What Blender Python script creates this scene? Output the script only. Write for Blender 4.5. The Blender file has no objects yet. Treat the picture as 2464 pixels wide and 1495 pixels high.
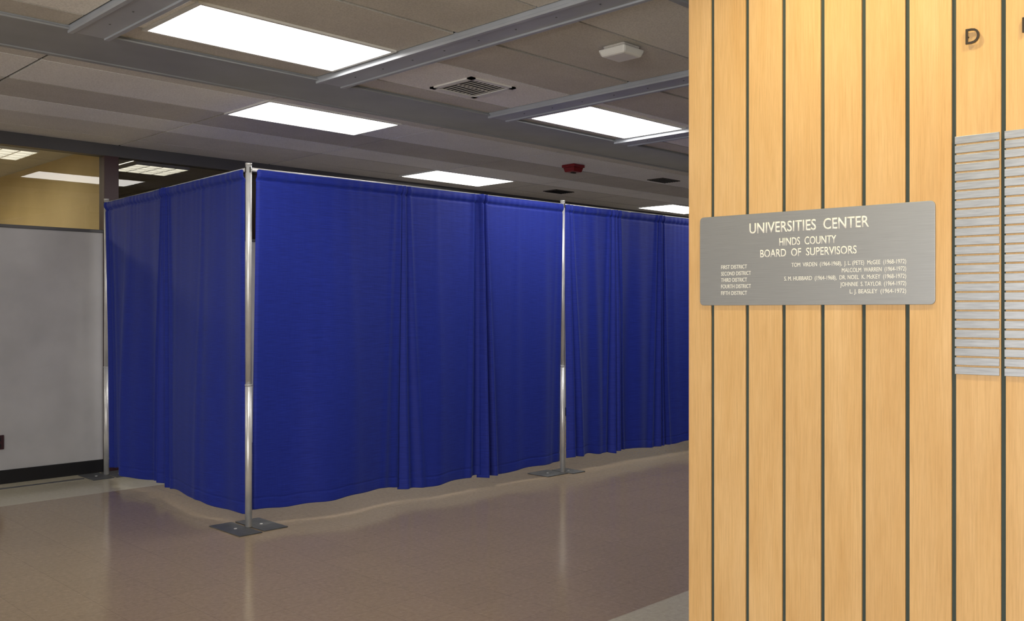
import bpy, bmesh, math, random
from mathutils import Vector, Matrix
random.seed(7)
S = bpy.context.scene
COL = S.collection
try:
    S.view_settings.view_transform = 'Standard'
    S.view_settings.look = 'None'
except Exception: pass

H = 1.453          # eye height
CZ = 2.953         # ceiling height

def lin(r, g, b):
    f = lambda c: (c/255/12.92) if c/255 <= .04045 else ((c/255+.055)/1.055)**2.4
    return (f(r), f(g), f(b), 1)

# ------------------------------------------------------------ materials
def new_mat(name, col, rough=.5, metal=0., spec=.5):
    m = bpy.data.materials.new(name); m.use_nodes = True
    nt = m.node_tree; p = nt.nodes['Principled BSDF']
    p.inputs['Base Color'].default_value = col
    p.inputs['Roughness'].default_value = rough
    p.inputs['Metallic'].default_value = metal
    p.inputs['Specular IOR Level'].default_value = spec
    return m, nt, p

def coords(nt, scale=(1,1,1)):
    tc = nt.nodes.new('ShaderNodeTexCoord'); mp = nt.nodes.new('ShaderNodeMapping')
    mp.inputs['Scale'].default_value = scale
    nt.links.new(tc.outputs['Object'], mp.inputs['Vector'])
    return mp.outputs['Vector']

def noise(nt, vec, scale, detail=4, rough=.5):
    n = nt.nodes.new('ShaderNodeTexNoise')
    n.inputs['Scale'].default_value = scale; n.inputs['Detail'].default_value = detail
    n.inputs['Roughness'].default_value = rough
    nt.links.new(vec, n.inputs['Vector']); return n.outputs['Fac']

def ramp(nt, fac, stops):
    r = nt.nodes.new('ShaderNodeValToRGB'); e = r.color_ramp.elements
    while len(e) < len(stops): e.new(.5)
    for i, (p, c) in enumerate(stops): e[i].position = p; e[i].color = c
    nt.links.new(fac, r.inputs['Fac']); return r.outputs['Color']

def mix(nt, a, b, fac, mode='MIX'):
    m = nt.nodes.new('ShaderNodeMix'); m.data_type = 'RGBA'; m.blend_type = mode
    for sock, v in ((m.inputs[6], a), (m.inputs[7], b), (m.inputs[0], fac)):
        if hasattr(v, 'links'): nt.links.new(v, sock)
        else: sock.default_value = v
    return m.outputs[2]

def bump(nt, p, h, strength=.2, dist=.01):
    b = nt.nodes.new('ShaderNodeBump'); b.inputs['Strength'].default_value = strength
    b.inputs['Distance'].default_value = dist
    nt.links.new(h, b.inputs['Height']); nt.links.new(b.outputs[0], p.inputs['Normal'])

def tile_mat(name, c1, c2):
    m, nt, p = new_mat(name, c1, .85, 0, .2)
    v = coords(nt)
    n = noise(nt, v, 2.2, 5, .6); n2 = noise(nt, v, 90, 3, .7)
    col = ramp(nt, n, [(.3, c1), (.7, c2)])
    spk = ramp(nt, n2, [(.42, (.86,.86,.86,1)), (.55, (1,1,1,1))])
    nt.links.new(mix(nt, col, spk, 1., 'MULTIPLY'), p.inputs['Base Color'])
    bump(nt, p, n2, .25, .003); return m

M = {}
M['tile_a'] = tile_mat('ceiling_tile_grey', lin(214,211,207), lin(224,221,217))
M['tile_b'] = tile_mat('ceiling_tile_dull', lin(197,193,187), lin(210,206,200))
M['tile_c'] = tile_mat('ceiling_tile_white', lin(238,237,236), lin(246,245,244))
M['void'] = new_mat('ceiling_void_dark', lin(24,23,22), .9)[0]

def paint(name, c, rough=.5, metal=0., var=.08, scale=3):
    m, nt, p = new_mat(name, c, rough, metal)
    n = noise(nt, coords(nt), scale, 4)
    lo = tuple(x*(1-var) for x in c[:3])+(1,); hi = tuple(min(1, x*(1+var)) for x in c[:3])+(1,)
    nt.links.new(ramp(nt, n, [(.3, lo), (.7, hi)]), p.inputs['Base Color']); return m

M['beam'] = paint('beam_grey_paint', lin(168,173,182), .42)
M['beam_main'] = paint('main_beam_grey_paint', lin(150,154,160), .5)
M['wall'] = paint('wall_paint_grey', lin(182,182,184), .6)
M['shell'] = paint('wall_paint_beige', lin(205,200,188), .8)
M['yellow'] = paint('wall_paint_yellow', lin(212,190,142), .75, 0, .05)
M['black'] = paint('rubber_black', lin(22,22,24), .45)
M['frame'] = paint('frame_dark_grey', lin(84,84,86), .45)
M['maroon'] = paint('mullion_maroon', lin(60,34,38), .4)
M['white'] = paint('fixture_white', lin(225,225,222), .45, 0, .03)
M['red'] = paint('alarm_red', lin(120,20,26), .35)
M['steel'] = paint('base_plate_steel', lin(105,107,110), .45, .6, .2, 12)
M['groove'] = paint('groove_dark', lin(56,70,68), .7)
M['bronze'] = paint('letter_bronze', lin(66,58,52), .4, .5)
M['letterwhite'] = paint('engraved_white', lin(240,240,236), .6, 0, .02)
M['dark'] = paint('louver_dark', lin(60,55,50), .6)

m, nt, p = new_mat('pole_aluminium', lin(215,216,218), .36, .45)
v = coords(nt, (1,1,.5)); n = noise(nt, v, 14, 4)
nt.links.new(ramp(nt, n, [(.35, lin(202,203,205)), (.6, lin(224,224,224))]), p.inputs['Base Color'])
M['pole'] = m

m, nt, p = new_mat('brushed_metal', lin(165,167,170), .42, .5)
v = coords(nt, (3,3,400)); n = noise(nt, v, 3, 3)
nt.links.new(ramp(nt, n, [(.3, lin(154,157,163)), (.7, lin(170,173,179))]), p.inputs['Base Color'])
M['brushed'] = m
m, nt, p = new_mat('directory_strip_metal', lin(150,152,155), .4, .55)
v = coords(nt, (6,6,60)); n = noise(nt, v, 3, 3)
nt.links.new(ramp(nt, n, [(.3, lin(152,156,164)), (.7, lin(174,178,186))]), p.inputs['Base Color'])
M['strip'] = m

def emis(name, col, st):
    m, nt, p = new_mat(name, (.9,.9,.9,1), .5)
    p.inputs['Emission Color'].default_value = col
    p.inputs['Emission Strength'].default_value = st; return m
M['lens'] = emis('troffer_lens_lit', (1,.96,.89,1), 13)
M['lens2'] = emis('louver_lamp_lit', (1,.93,.78,1), 2.6)
M['canlamp'] = emis('downlight_lamp', (1,.8,.5,1), 8)

m = bpy.data.materials.new('partition_glass'); m.use_nodes = True; nt = m.node_tree; nt.nodes.clear()
o = nt.nodes.new('ShaderNodeOutputMaterial'); mx = nt.nodes.new('ShaderNodeMixShader')
tr = nt.nodes.new('ShaderNodeBsdfTransparent'); gl = nt.nodes.new('ShaderNodeBsdfGlossy')
tr.inputs[0].default_value = (.86,.87,.85,1); gl.inputs['Roughness'].default_value = .0
fr = nt.nodes.new('ShaderNodeFresnel'); fr.inputs['IOR'].default_value = 1.6
nt.links.new(fr.outputs[0], mx.inputs[0]); nt.links.new(tr.outputs[0], mx.inputs[1])
nt.links.new(gl.outputs[0], mx.inputs[2]); nt.links.new(mx.outputs[0], o.inputs[0])
M['glass'] = m

def floor_mat(name, c1, c2, grout, rough):
    m, nt, p = new_mat(name, c1, rough, 0, .5)
    v = coords(nt)
    b = nt.nodes.new('ShaderNodeTexBrick'); b.offset = 0; b.squash = 1
    b.inputs['Scale'].default_value = 1; b.inputs['Brick Width'].default_value = .305
    b.inputs['Row Height'].default_value = .305; b.inputs['Mortar Size'].default_value = .0013
    b.inputs['Mortar Smooth'].default_value = .3; b.inputs['Bias'].default_value = 0
    b.inputs['Color1'].default_value = (1,1,1,1); b.inputs['Color2'].default_value = (.955,.955,.955,1)
    b.inputs['Mortar'].default_value = grout
    nt.links.new(v, b.inputs['Vector'])
    n = noise(nt, v, 38, 6, .7); n3 = noise(nt, v, 1.3, 4)
    c = ramp(nt, n, [(.3, c1), (.62, c2), (.75, tuple(min(1,x*1.25) for x in c2[:3])+(1,))])
    c = mix(nt, c, b.outputs['Color'], 1., 'MULTIPLY')
    nt.links.new(c, p.inputs['Base Color'])
    r = nt.nodes.new('ShaderNodeMapRange'); r.inputs['To Min'].default_value = rough-.03
    r.inputs['To Max'].default_value = rough+.06
    nt.links.new(n3, r.inputs['Value']); nt.links.new(r.outputs[0], p.inputs['Roughness'])
    bump(nt, p, noise(nt, v, 7, 3), .04, .01)
    return m
M['floor'] = floor_mat('vinyl_tile_brown', lin(150,130,106), lin(164,145,120), (.72,.70,.68,1), .13)
M['floor_l'] = floor_mat('vinyl_tile_cream', lin(186,178,156), lin(200,192,170), (.8,.79,.77,1), .13)

# wood planks
m, nt, p = new_mat('maple_plank', lin(225,180,125), .42, 0, .4)
geo = nt.nodes.new('ShaderNodeNewGeometry')
tc = nt.nodes.new('ShaderNodeTexCoord')
add = nt.nodes.new('ShaderNodeVectorMath'); add.operation = 'MULTIPLY_ADD'
cmb = nt.nodes.new('ShaderNodeCombineXYZ')
for i in range(3): nt.links.new(geo.outputs['Random Per Island'], cmb.inputs[i])
nt.links.new(cmb.outputs[0], add.inputs[0]); add.inputs[1].default_value = (7,3,31)
nt.links.new(tc.outputs['Object'], add.inputs[2])
def mapped(sc):
    mp = nt.nodes.new('ShaderNodeMapping'); mp.inputs['Scale'].default_value = sc
    nt.links.new(add.outputs[0], mp.inputs['Vector']); return mp.outputs[0]
g1 = noise(nt, mapped((1,1,.035)), 230, 4, .65)
g2 = noise(nt, mapped((1,1,.12)), 14, 5, .6)
g3 = noise(nt, mapped((1,1,.5)), 4, 3, .5)
base = ramp(nt, g2, [(.25, lin(216,175,120)), (.5, lin(222,184,132)), (.75, lin(228,192,143))])
fine = ramp(nt, g1, [(.3, (.84,.81,.76,1)), (.6, (1,1,1,1))])
c = mix(nt, base, fine, .85, 'MULTIPLY')
c = mix(nt, c, ramp(nt, g3, [(.3, (.93,.90,.86,1)), (.6, (1,1,1,1))]), 1., 'MULTIPLY')
tint = ramp(nt, geo.outputs['Random Per Island'], [(0, (.95,.93,.90,1)), (1, (1,1,1,1))])
c = mix(nt, c, tint, 1., 'MULTIPLY')
nt.links.new(c, p.inputs['Base Color']); bump(nt, p, g1, .08, .002)
M['wood'] = m

# drape cloth
m, nt, p = new_mat('drape_blue_cloth', lin(38,48,172), .62, 0, .3)
v1 = coords(nt, (6,6,260)); v2 = coords(nt, (260,260,6))
h1 = noise(nt, v1, 1.6, 3, .6); h2 = noise(nt, v2, 1.6, 3, .6)
c = ramp(nt, h1, [(.3, lin(18,34,128)), (.7, lin(29,51,164))])
c2 = ramp(nt, h2, [(.3, (.82,.82,.86,1)), (.7, (1,1,1,1))])
c = mix(nt, c, c2, 1., 'MULTIPLY')
nt.links.new(c, p.inputs['Base Color'])
mm = nt.nodes.new('ShaderNodeMath'); mm.operation = 'ADD'
nt.links.new(h1, mm.inputs[0]); nt.links.new(h2, mm.inputs[1])
bump(nt, p, mm.outputs[0], .25, .003)
p.inputs['Sheen Weight'].default_value = .14
p.inputs['Sheen Tint'].default_value = (.4,.55,1,1)
M['drape'] = m

# ------------------------------------------------------------ mesh helpers
class MB:
    def __init__(s): s.v=[]; s.f=[]; s.mi=[]; s.mats=[]
    def mid(s, mat):
        if mat not in s.mats: s.mats.append(mat)
        return s.mats.index(mat)
    def box(s, x0,x1,y0,y1,z0,z1, mat, ch=0.):
        k=len(s.v); i=s.mid(mat)
        s.v += [(x0,y0,z0),(x1,y0,z0),(x1,y1,z0),(x0,y1,z0),(x0,y0,z1),(x1,y0,z1),(x1,y1,z1),(x0,y1,z1)]
        for f in ((0,3,2,1),(4,5,6,7),(0,1,5,4),(1,2,6,5),(2,3,7,6),(3,0,4,7)):
            s.f.append([k+q for q in f]); s.mi.append(i)
    def hexa(s, pts, mat):
        k=len(s.v); i=s.mid(mat); s.v += pts
        for f in ((0,3,2,1),(4,5,6,7),(0,1,5,4),(1,2,6,5),(2,3,7,6),(3,0,4,7)):
            s.f.append([k+q for q in f]); s.mi.append(i)
    def cyl(s, p0, p1, r0, r1, mat, n=24):
        k=len(s.v); i=s.mid(mat); p0=Vector(p0); p1=Vector(p1)
        d=(p1-p0).normalized(); a=d.orthogonal().normalized(); b=d.cross(a)
        for q in range(n):
            t=2*math.pi*q/n; o=a*math.cos(t)+b*math.sin(t)
            s.v.append(tuple(p0+o*r0)); s.v.append(tuple(p1+o*r1))
        for q in range(n):
            q2=(q+1)%n
            s.f.append([k+2*q,k+2*q2,k+2*q2+1,k+2*q+1]); s.mi.append(i)
        s.f.append([k+2*q for q in range(n)][::-1]); s.mi.append(i)
        s.f.append([k+2*q+1 for q in range(n)]); s.mi.append(i)
    def obj(s, name, parent=None, smooth=False, bevel=0., mw=None):
        me=bpy.data.meshes.new(name); me.from_pydata(s.v, [], s.f)
        for mt in s.mats: me.materials.append(M[mt])
        for pl, q in zip(me.polygons, s.mi): pl.material_index=q
        me.update()
        bm=bmesh.new(); bm.from_mesh(me); bmesh.ops.recalc_face_normals(bm, faces=bm.faces); bm.to_mesh(me); bm.free()
        o=bpy.data.objects.new(name, me); COL.objects.link(o)
        if parent: o.parent=parent
        if mw is not None: o.matrix_world = mw
        if smooth:
            for pl in me.polygons: pl.use_smooth = len(pl.vertices)==4
        if bevel:
            b=o.modifiers.new('bevel','BEVEL'); b.width=bevel; b.segments=2; b.limit_method='ANGLE'
        return o

def empty(name, loc=(0,0,0), rotz=0.):
    e=bpy.data.objects.new(name, None); COL.objects.link(e); e.location=loc; e.rotation_euler=(0,0,rotz)
    e.empty_display_size=.1; return e

# ------------------------------------------------------------ room shell
A0, A1, B0, B1 = -4.0, 16.0, -2.6, 8.52
BW = 13.0
f=MB()
f.box(A0-.2,A1+.2,B0-.2,2.75,-.1,0,'floor_l')
f.box(A0-.2,A1+.2,2.75,7.54,-.1,0,'floor')
f.box(A0-.2,A1+.2,7.54,BW+.2,-.1,0,'floor_l')
f.obj('floor')
t=MB(); t.box(A0,3.10,8.262,8.292,0,.006,'frame'); t.obj('trim_1')

ceil=empty('ceiling',(0,0,CZ))
def cz(o): o.location=(0,0,-CZ)
sl=MB(); sl.box(A0-.2,A1+.2,B0-.2,BW+.2,CZ+.014,CZ+.12,'void'); cz(sl.obj('slab',ceil))
tl=MB()
P=1.53
def tiles(edges_a, edges_b, pick, gap=.010):
    for (x0,x1) in edges_a:
        for j,(y0,y1,gy) in enumerate(edges_b):
            tl.box(x0+gap,x1-gap,y0+gy,y1-.004,CZ,CZ+.012,pick(j,x0))
near_a=[(3.572+P*k, 3.367+P*(k+1)) for k in range(-6,9)]
near_a=[(max(A0,x0),min(A1,x1)) for x0,x1 in near_a if x1>A0+.05 and x0<A1-.05]
def nb(lst): return [(lst[i],lst[i+1],(.026 if abs(lst[i]-3.75)<.01 or abs(lst[i]-.65)<.01 else .011)) for i in range(len(lst)-1)]
tiles(near_a, nb([2.58,3.15,3.75,4.27,4.87,5.11]), lambda j,x:['tile_a','tile_b','tile_b','tile_c','tile_b'][j])
tiles(near_a, nb([-2.6,-2.0,-1.4,-.8,-.2,.2,.65,1.2,1.8,2.02]), lambda j,x:['tile_a','tile_b'][j%2])
far_a=[(1.965+P*k,1.965+P*(k+1)) for k in range(-4,10)]
far_a=[(max(A0,x0),min(A1,x1)) for x0,x1 in far_a if x1>A0+.05 and x0<A1-.05]
tiles(far_a, nb([5.68,5.91,6.52,7.08,7.56,8.12,8.50]), lambda j,x:['tile_a','tile_c','tile_b','tile_c','tile_a','tile_a'][j])
tiles(far_a, nb([8.55,9.2,9.8,10.4,11.0,11.6,12.2,13.0]), lambda j,x:'tile_b')
cz(tl.obj('ceiling_tiles',ceil))
bmn=MB()
for y0,y1 in ((5.10,5.68),(2.0,2.58)):
    bmn.box(A0,A1,y0,y1,CZ-.016,CZ+.012,'beam_main')
    bmn.box(A0,A1,y0-.012,y0+.03,CZ-.024,CZ-.012,'beam_main')
    bmn.box(A0,A1,y1-.03,y1+.012,CZ-.024,CZ-.012,'beam_main')
cz(bmn.obj('main_beams',ceil,bevel=.003))
bc=MB()
for k in range(-5,9):
    x=3.367+P*k
    if x<A0+.05 or x>A1-.3: continue
    for y0,y1 in ((2.56,5.11),(B0,2.02)):
        bc.box(x,x+.205,y0,y1,CZ-.030,CZ+.01,'beam')
        bc.box(x-.006,x+.022,y0,y1,CZ-.040,CZ-.024,'beam')
        bc.box(x+.183,x+.211,y0,y1,CZ-.040,CZ-.024,'beam')
        for q in range(1,9):
            yy=y0+(y1-y0)*q/9
            bc.cyl((x+.10,yy,CZ-.0335),(x+.10,yy,CZ-.029),.005,.006,'steel',8)
cz(bc.obj('cross_beams',ceil,bevel=.0025))

# walls
WB0,WB1=-2.3,1.2   # opening for an unseen window, added to light the wood wall
w=MB(); w.box(A0-.2,A0,B0-.2,WB0,0,CZ,'shell'); w.box(A0-.2,A0,WB1,BW+.2,0,CZ,'shell')
w.box(A0-.2,A0,WB0,WB1,0,.5,'shell'); w.box(A0-.2,A0,WB0,WB1,2.7,CZ,'shell'); w.obj('wall_left')
w=MB(); w.box(A0-.2,A1+.2,B0-.2,B0,0,CZ,'shell'); w.obj('wall_rear')
w=MB(); w.box(A1,A1+.2,B0,BW+.2,0,CZ,'shell'); w.obj('wall_right')
w=MB(); w.box(A0,A1,BW,BW+.2,0,CZ,'yellow'); w.obj('wall_far')
w=MB(); w.box(3.385,3.465,8.57,BW,0,CZ,'yellow'); w.obj('wall_divider')
w=MB()
for i in range(5):
    y=WB0+i*(WB1-WB0)/4; w.box(A0-.12,A0-.04,y-.03,y+.03,.5,2.7,'frame')
for z in (.5,1.6,2.66): w.box(A0-.12,A0-.04,WB0,WB1,z,z+.05,'frame')
wo=w.obj('added_window')  # frame of the added window behind the camera
pt=empty('wall_partition',(0,B1,0))
def pch(mb,name,**k):
    o=mb.obj(name,pt,**k); o.location=(0,-B1,0); return o
q=MB()
q.box(A0,3.36,B1,B1+.06,0,2.160,'wall'); q.box(3.49,A1,B1,B1+.06,0,2.160,'wall'); pch(q,'lower_panel')
q=MB(); q.box(A0,A1,B1-.012,B1+.07,2.150,2.178,'frame'); q.box(A0,A1,B1-.03,B1+.08,2.845,CZ,'frame'); pch(q,'frame_rails',bevel=.004)
q=MB(); q.box(3.36,3.49,B1-.03,B1+.09,0,2.85,'maroon')
for k in range(1,8): q.box(3.36+1.53*k,3.41+1.53*k,B1-.01,B1+.07,2.17,2.85,'maroon')
for k in range(1,4): q.box(3.38-2.2*k,3.43-2.2*k,B1-.01,B1+.07,2.17,2.85,'maroon')
pch(q,'mullions',bevel=.004)
q=MB(); i=q.mid('glass'); q.v=[(A0,B1+.03,2.17),(A1,B1+.03,2.17),(A1,B1+.03,2.85),(A0,B1+.03,2.85)]; q.f=[[0,1,2,3]]; q.mi=[0]
pch(q,'glass')
q=MB(); q.box(A0,3.36,B1-.014,B1,0,.115,'black'); q.box(3.49,A1,B1-.014,B1,0,.115,'black'); q.obj('baseboard_partition',bevel=.003)
e=empty('power_outlet',(2.50,B1,.35))
q=MB(); q.box(-.04,.04,-.012,0,-.06,.06,'maroon')
for z in (-.028,.028): q.box(-.018,.018,-.016,-.010,z-.016,z+.016,'black')
q.obj('outlet_plate',e,bevel=.003)

# ------------------------------------------------------------ ceiling fixtures
def troffer(x0,x1,y0,y1):
    e=empty('ceiling_light',((x0+x1)/2,(y0+y1)/2,CZ)); hx=(x1-x0)/2; hy=(y1-y0)/2
    q=MB(); q.box(-hx,hx,-hy,hy,-.008,.004,'lens'); q.obj('lens',e)
    q=MB(); w=.022
    q.box(-hx-w,hx+w,-hy-w,-hy,-.012,.004,'white'); q.box(-hx-w,hx+w,hy,hy+w,-.012,.004,'white')
    q.box(-hx-w,-hx,-hy,hy,-.012,.004,'white'); q.box(hx,hx+w,-hy,hy,-.012,.004,'white'); q.obj('trim_frame',e)
for a,b in ((2.1525,4.27),(5.23,4.38),(8.28,4.30),(11.3,4.30)):
    troffer(a,a+1.165,b,b+.595)
for a,b in ((3.503,5.91),(6.48,7.55),(10.9,7.62),(-.6,7.5)):
    troffer(a,a+1.155,b,b+.60)
def louver(x0,x1,y0,y1,nx,ny):
    e=empty('louvered_ceiling_light',((x0+x1)/2,(y0+y1)/2,CZ)); hx=(x1-x0)/2; hy=(y1-y0)/2
    q=MB(); q.box(-hx,hx,-hy,hy,-.006,.004,'lens2'); q.obj('lamp_panel',e)
    q=MB()
    for i in range(nx+1):
        x=-hx+2*hx*i/nx; q.box(x-.006,x+.006,-hy,hy,-.045,-.006,'white')
    for i in range(ny+1):
        y=-hy+2*hy*i/ny; q.box(-hx,hx,y-.006,y+.006,-.045,-.006,'white')
    q.obj('louver_grid',e)
louver(1.80,3.02,9.14,9.76,8,4)
louver(3.95,4.50,9.18,9.76,4,4)
louver(6.5,7.7,9.18,9.76,8,4)
louver(-1.2,0,10.6,11.2,8,4)
# air diffuser
e=empty('air_vent',(4.255,4.59,CZ)); q=MB(); h=.205
for (x0,x1,y0,y1) in ((-h,h,-h,-h+.04),(-h,h,h-.04,h),(-h,-h+.04,-h,h),(h-.04,h,-h,h)):
    q.box(x0,x1,y0,y1,-.010,.0,'white')
q.box(-h+.03,h-.03,-h+.03,h-.03,-.002,-.0005,'void')
for i in range(9):
    x=-h+.062+i*(2*h-.124)/8
    q.box(x-.003,x+.003,-h+.035,h-.035,-.0055,-.002,'tile_b')
q.box(-h+.03,h-.03,-.004,.004,-.007,-.002,'tile_b')
q.obj('diffuser',e)
for (x,y) in ((8.83,6.30),(8.73,7.83)):
    e=empty('ceiling_grille',(x,y,CZ)); q=MB(); q.box(-.17,.17,-.11,.11,-.008,0,'dark')
    for i in range(6): q.box(-.15,.15,-.09+i*.034,-.08+i*.034,-.014,-.007,'black')
    q.obj('grille',e)
e=empty('wireless_access_point',(4.19,3.28,CZ)); q=MB()
def frus(q,h0,h1,z0,z1,mat):
    q.hexa([(-h0,-h0,z0),(h0,-h0,z0),(h0,h0,z0),(-h0,h0,z0),(-h1,-h1,z1),(h1,-h1,z1),(h1,h1,z1),(-h1,h1,z1)],mat)
frus(q,.07,.08,-.024,0,'tile_b'); frus(q,.082,.098,-.064,-.022,'white'); q.obj('housing',e,bevel=.012)
e=empty('fire_alarm_strobe',(7.26,6.31,CZ)); q=MB(); frus(q,.085,.085,-.03,0,'red'); frus(q,.062,.075,-.075,-.03,'red'); q.obj('housing',e,bevel=.006)
q=MB(); q.box(-.03,.03,-.015,.015,-.086,-.074,'dark'); q.obj('strobe_lens',e,bevel=.005)

# ------------------------------------------------------------ wood wall
WA=math.atan2(-.9984,.0569); WO=(2.757,1.764,0)
WM=Matrix.Translation(WO)@Matrix.Rotation(WA,4,'Z')
ww=empty('wall_wood',WO,WA)
q=MB(); G=.130; gw=.0062; T=.022; S_END=4.34
q.box(-.093,0-gw,0,T,0,CZ-.002,'wood')
k=0
while G*(k+1)<S_END:
    q.box(G*k+gw,G*(k+1)-gw,0,T,0,CZ-.002,'wood'); k+=1
q.obj('planks',ww,bevel=.0012)
q=MB(); q.box(-.086,S_END,.008,.20,0,CZ-.001,'groove'); q.box(-.093,-.070,T,.24,0,CZ-.002,'wood'); q.box(-.07,S_END,.20,.24,0,CZ-.002,'shell'); q.obj('backing',ww)

def raw_text(body,bold):
    cu=bpy.data.curves.new('t','FONT'); cu.body=body; cu.size=1; cu.offset=bold; cu.resolution_u=4
    o=bpy.data.objects.new('t',cu); COL.objects.link(o)
    bpy.context.view_layer.update()
    dg=bpy.context.evaluated_depsgraph_get()
    me=bpy.data.meshes.new_from_object(o.evaluated_get(dg)); bpy.data.objects.remove(o); return me
hm=raw_text('H',0); CAP=max(v.co.y for v in hm.vertices)
def text_mesh(name,body,x0,x1,zc,caph,y,parent,mat,align='L',bold=.0,ext=.0006):
    me=raw_text(body,bold); me.name=name
    xs=[v.co.x for v in me.vertices]; a,b=min(xs),max(xs)
    sx=(x1-x0)/(b-a); sz=caph/CAP
    for v in me.vertices:
        v.co=((v.co.x-a)*sx+x0, y, (v.co.y-CAP/2)*sz+zc)
    bm=bmesh.new(); bm.from_mesh(me)
    r=bmesh.ops.extrude_face_region(bm,geom=bm.faces[:])
    vs=[g for g in r['geom'] if isinstance(g,bmesh.types.BMVert)]
    for v in vs: v.co.y-=ext
    bmesh.ops.recalc_face_normals(bm,faces=bm.faces); bm.to_mesh(me); bm.free()
    me.materials.clear(); me.materials.append(M[mat])
    ob=bpy.data.objects.new(name,me); COL.objects.link(ob); ob.parent=parent; return ob

pl=empty('plaque_sign',WO,WA)
def rrect(x0,x1,z0,z1,r,y0,y1,mat):
    q=MB(); pts=[]
    for cx,cz_,a0 in ((x1-r,z1-r,0),(x0+r,z1-r,90),(x0+r,z0+r,180),(x1-r,z0+r,270)):
        for i in range(7):
            t=math.radians(a0+15*i); pts.append((cx+r*math.cos(t),cz_+r*math.sin(t)))
    n=len(pts); q.mid(mat)
    q.v=[(x,y0,z) for x,z in pts]+[(x,y1,z) for x,z in pts]
    q.f=[list(range(n)),list(range(n,2*n))[::-1]]+[[i,(i+1)%n,n+(i+1)%n,n+i] for i in range(n)]
    q.mi=[0]*len(q.f); return q
rrect(-.045,.731,1.4705,1.7745,.014,-.006,0,'brushed').obj('plate',pl,bevel=.0012)
Y=-.0062
text_mesh('title','UNIVERSITIES  CENTER',.1415,.539,1.7255,.0335,Y,pl,'letterwhite',bold=.014)
text_mesh('county','HINDS  COUNTY',.2477,.437,1.676,.0245,Y,pl,'letterwhite',bold=.010)
text_mesh('board','BOARD  OF  SUPERVISORS',.1804,.501,1.6405,.0245,Y,pl,'letterwhite',bold=.010)
rows=[1.600,1.578,1.5562,1.5345,1.512]
for nme,z,wd in zip(['FIRST','SECOND','THIRD','FOURTH','FIFTH'],rows,[.096,.110,.096,.110,.096]):
    text_mesh(nme.lower()+'_district',nme+' DISTRICT',.037,.037+wd,z,.0128,Y,pl,'letterwhite')
for i,(s_,wd,z) in enumerate(zip(['TOM  VIRDEN  (1964-1968),  J. L. (PETE)  McGEE  (1968-1972)','MALCOLM  WARREN  (1964-1972)',
   'S. M. HUBBARD  (1964-1968),  DR. NOEL  K. McKEY  (1968-1972)','JOHNNIE  S. TAYLOR  (1964-1972)','L. J. BEASLEY  (1964-1972)'],[.359,.194,.384,.199,.169],rows)):
    text_mesh('supervisor_%d'%(i+1),s_,.649-wd,.649,z,.0128,Y,pl,'letterwhite')

db=empty('directory_board',WO,WA)
q=MB(); n=26; z0,z1=1.268,1.955; dz=(z1-z0)/n
for c in range(4):
    s0=.784+G*c; s1=s0+.117
    for i in range(n): q.box(s0,s1,-.005,0,z0+dz*i+.0024,z0+dz*(i+1)-.0024,'strip')
q.obj('name_strips',db,bevel=.0008)
text_mesh('letter_d','D',.815,.851,2.2325,.043,-.006,db,'bronze',bold=0,ext=.006)
text_mesh('letter_i','I',.960,.967,2.237,.041,-.006,db,'bronze',bold=0,ext=.006)
q=MB()
for x,z in ((.820,2.232),(.9635,2.237)): q.cyl((x,-.008,z),(x,0,z),.002,.002,'bronze',8)
q.obj('letter_pins',db)

# ------------------------------------------------------------ pipe and drape
C=Vector((3.182,5.638)); DR=Vector((.9996,-.028)).normalized(); DL=Vector((.049,.9988)).normalized()
def pole(name,xy,plates):
    e=empty(name,(xy[0],xy[1],0)); q=MB()
    q.cyl((0,0,.006),(0,0,.95),.0225,.0225,'pole'); q.cyl((0,0,.95),(0,0,.958),.0245,.0245,'pole')
    q.cyl((0,0,.955),(0,0,2.425),.0200,.0200,'pole'); q.cyl((0,0,2.425),(0,0,2.44),.021,.021,'pole')
    q.obj('tube',e,smooth=True)
    q=MB()
    for t in range(4):
        an=t*math.pi/2; x=math.cos(an)*.0205; y=math.sin(an)*.0205
        q.box(x-.004,x+.004,y-.004,y+.004,2.375,2.412,'dark')
    q.obj('slots',e)
    q=MB()
    for (x0,x1,y0,y1,z) in plates: q.box(x0,x1,y0,y1,z,z+.007,'steel')
    q.cyl((0,0,.0),(0,0,.03),.016,.016,'steel')
    for (x0,x1,y0,y1,z) in plates:
        q.cyl(((x0+x1)/2,(y0+y1)/2,z),((x0+x1)/2,(y0+y1)/2,z+.010),.012,.010,'pole',12)
    q.obj('base_plate',e,bevel=.0015)
pole('drape_pole',C,[(-.175,-.012,-.20,.21,0),(.012,.19,-.18,.20,0)])
pole('drape_pole',(3.314,8.329),[(-.19,-.01,-.20,.14,0),(.01,.19,-.20,.14,0)])
PR=(6.244,5.552)
pole('drape_pole',PR,[(-.27,-.01,-.07,.18,0),(.01,.17,-.12,.14,0)])
pole('drape_pole',(9.29,5.467),[(-.2,-.01,-.1,.3,0),(.01,.2,-.2,.05,0)])
pole('drape_pole',(12.34,5.382),[(-.2,-.01,-.1,.3,0),(.01,.2,-.2,.05,0)])
def rod(p0,p1):
    e=empty('drape_crossbar',(p0[0],p0[1],2.400)); q=MB()
    d=(Vector(p1)-Vector(p0)); u=d.normalized()
    q.cyl((u.x*.02,u.y*.02,0),(d.x-u.x*.02,d.y-u.y*.02,0),.013,.013,'pole'); q.obj('tube',e,smooth=True)
rod(C,(3.314,8.329)); rod(C,PR); rod(PR,(9.29,5.467)); rod((9.29,5.467),(12.34,5.382))

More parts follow.
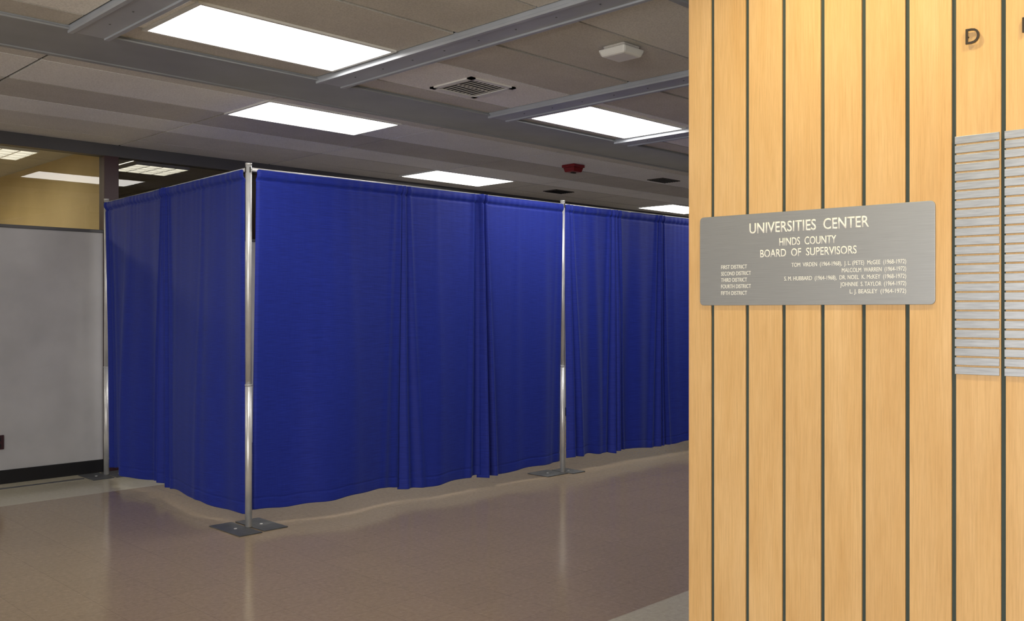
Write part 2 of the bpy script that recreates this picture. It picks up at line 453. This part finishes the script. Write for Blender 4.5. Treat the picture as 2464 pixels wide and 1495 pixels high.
def ss(x): x=max(0,min(1,x)); return x*x*(3-2*x)
def panel(parent,name,org,u,nrm,s0,s1,seed,amp=1.,pl0=0.,pl1=0.,bot=.10,e0=0.,e1=0.,off=0.,billow=.0,freq=1.,hem=1.):
    rnd=random.Random(seed); L=s1-s0
    nx=int(L/.0075); zt=2.402; zb=bot
    rows_=[zt-.005*i for i in range(25)]
    ze=zb+.10; n_=44; z_=rows_[-1]
    rows_+=[z_+(ze-z_)*(i+1)/n_ for i in range(n_)]
    rows_+=[ze-.10*(i+1)/16 for i in range(16)]
    nz=len(rows_)-1
    W=[(rnd.uniform(4,9)*freq,rnd.uniform(0,6.28),rnd.uniform(.4,1)) for _ in range(3)]
    W2=[(rnd.uniform(12,22)*freq,rnd.uniform(0,6.28),rnd.uniform(.3,1)) for _ in range(4)]
    W3=[(rnd.uniform(60,110),rnd.uniform(0,6.28)) for _ in range(3)]
    # a few soft drop folds that spread from the pocket downwards
    F=[(rnd.uniform(.12,.88)*L,rnd.uniform(-.06,.06),rnd.uniform(.035,.06),rnd.uniform(.4,1)) for _ in range(max(1,int(L*2.6)))]
    vs=[];fs=[]
    for z in rows_:
        h=(zt-z)/(zt-zb)
        for i in range(nx+1):
            t=i/nx; d0=t*L; d1=(1-t)*L
            s=s0+e0*h*(1-t)+e1*h*t+t*L
            A=amp*(.12+.88*ss(h*1.25))
            o=0
            for k,(w,p,a) in enumerate(W): o+=.019*a*math.sin(w*d0+p+.5*h)*A
            for k,(w,p,a) in enumerate(W2):
                o+=.0036*a*math.sin(w*d0+p+ .9*h*math.sin(k*1.7+seed))*amp*(.35+.65*ss(h*1.6))
            for fx,dr,fw,fa in F:
                o+=amp*.020*fa*(.2+.8*h)*math.exp(-((d0-fx-dr*h)/(fw*(.6+h)))**2)
            for dd,pp in ((d0,pl0),(d1,pl1)):
                if pp:
                    wd=.026+.030*h
                    o+=pp*(.026+.020*h)*math.exp(-((dd-wd)/wd*1.7)**2)
                    o+=pp*(.016+.012*h)*math.exp(-((dd-3.1*wd)/wd*1.7)**2)
            o-=.014*math.exp(-(d0/.012)**2)+.014*math.exp(-(d1/.012)**2)
            zz=zt-z
            g=sum(math.sin(w*d0+p) for w,p in W3)/3
            if zz<.10:
                o+=.0028*g*math.exp(-((zz-.045)/.03)**2)
            o+=.013*math.sqrt(max(0,1-((zz-.028)/.03)**2)) if abs(zz-.028)<.03 else 0
            o-=.006*math.exp(-((zz-.072)/.008)**2)
            o+=.0012*g*math.exp(-zz/.35)
            o-=.003*math.exp(-((z-zb-.075)/.005)**2)
            o+=billow*ss(h)*math.sin(math.pi*t)
            zf=z+(h**3)*hem*(.012*math.sin(W[0][0]*d0*.8+W[0][1])+.004*math.sin(W2[0][0]*d0))
            q=org+u*s+nrm*(.016+off+o)
            vs.append((q.x-parent.location.x,q.y-parent.location.y,zf))
    for j in range(nz):
        for i in range(nx):
            a=j*(nx+1)+i; fs.append((a,a+1,a+nx+2,a+nx+1))
    me=bpy.data.meshes.new(name); me.from_pydata(vs,[],fs); me.materials.append(M['drape'])
    for p_ in me.polygons: p_.use_smooth=True
    ob=bpy.data.objects.new(name,me); COL.objects.link(ob); ob.parent=parent
    so=ob.modifiers.new('thickness','SOLIDIFY'); so.thickness=.0012
    return ob
nR=Vector((DR.y,-DR.x)); nR=nR if nR.y<0 else -nR
nL=Vector((-DL.y,DL.x)); nL=nL if nL.x<0 else -nL
d1=empty('drape_curtain',(C.x,C.y,0))
panel(d1,'panel_1',C,DR,nR,.055,1.275,11,amp=.8,pl1=.4,bot=.115,e0=-.02,e1=-.01,billow=.04)
panel(d1,'panel_2',C,DR,nR,1.250,2.06,12,amp=1.0,pl0=.9,pl1=1.1,bot=.100,e0=-.01,e1=.03,billow=.02)
panel(d1,'panel_3',C,DR,nR,2.015,3.050,13,amp=.9,pl0=1.8,pl1=.2,bot=.10,e0=.0,e1=-.03,off=.012,billow=.02)
d2=empty('drape_curtain',(C.x,C.y,0))
panel(d2,'panel_1',C,DL,nL,.05,1.36,21,amp=.8,pl1=.7,bot=.095,billow=.05,e0=.0,e1=-.02,hem=1.2)
panel(d2,'panel_2',C,DL,nL,1.33,2.665,22,amp=1.1,pl0=.8,pl1=.6,bot=.105,e0=.0,e1=-.12,billow=.05,hem=1.2)
d3=empty('drape_curtain',(PR[0],PR[1],0)); Pp=Vector(PR)
panel(d3,'panel_1',Pp,DR,nR,.015,.70,31,amp=1.9,pl0=1,pl1=1,bot=.12,e0=.0,e1=.03,freq=1.4,hem=1.5)
panel(d3,'panel_2',Pp,DR,nR,.68,1.42,32,amp=1.5,pl0=1,pl1=1,bot=.11,freq=1.2)
panel(d3,'panel_3',Pp,DR,nR,1.38,2.2,33,amp=1.4,pl0=1,pl1=1,bot=.11)
panel(d3,'panel_4',Pp,DR,nR,2.16,3.0,34,amp=1.4,pl0=1,pl1=1,bot=.11)
d4=empty('drape_curtain',(9.29,5.467,0)); Pq=Vector((9.29,5.467))
for i in range(3): panel(d4,'panel_%d'%(i+1),Pq,DR,nR,.04+i*.99,1.05+i*.99,40+i,amp=1.4,pl0=1,pl1=1,bot=.11)

# ------------------------------------------------------------ lights
def area(name,loc,rot,sx,sy,power,col):
    l=bpy.data.lights.new(name,'AREA'); l.shape='RECTANGLE'; l.size=sx; l.size_y=sy; l.energy=power; l.color=col
    o=bpy.data.objects.new(name,l); COL.objects.link(o); o.location=loc; o.rotation_euler=rot; return o
area('added_window_fill',(A0-.02,(WB0+WB1)/2,1.6),(0,math.radians(-90),0),2.1,WB1-WB0-.1,265,(1,.97,.93))  # fill lamp set in the added window to brighten the wood wall
for i,(s,off) in enumerate(((.45,.5),(1.4,.5),(2.4,.5))):
    pos=WM@Vector((s,-off,CZ))
    e=empty('recessed_downlight',pos); q=MB()
    q.cyl((0,0,-.008),(0,0,.0),.085,.085,'white',32); q.cyl((0,0,-.011),(0,0,-.007),.065,.065,'canlamp',32); q.obj('trim_ring',e)
    l=bpy.data.lights.new('downlight_lamp','SPOT'); l.energy=44; l.color=(1,.84,.42); l.spot_size=math.radians(150); l.spot_blend=.9; l.shadow_soft_size=.06
    o=bpy.data.objects.new('downlight_lamp',l); COL.objects.link(o); o.parent=e; o.location=(0,0,-.03)
area('added_room_fill',(1.6,10.6,CZ-.08),(0,0,0),1.2,.6,40,(1,.90,.68))  # added fill without a fixture, brightens the yellow wall behind the glass
wd=bpy.data.worlds.new('world'); S.world=wd; wd.use_nodes=True
wd.node_tree.nodes['Background'].inputs[0].default_value=(.8,.88,1,1); wd.node_tree.nodes['Background'].inputs[1].default_value=.6

cd=bpy.data.cameras.new('camera'); cam=bpy.data.objects.new('camera',cd); COL.objects.link(cam)
cam.location=(0,0,H); cam.rotation_euler=(math.radians(90),0,math.radians(-45.24))
cd.sensor_width=36; cd.lens=36*2240/2464; cd.clip_start=.05
S.camera=cam
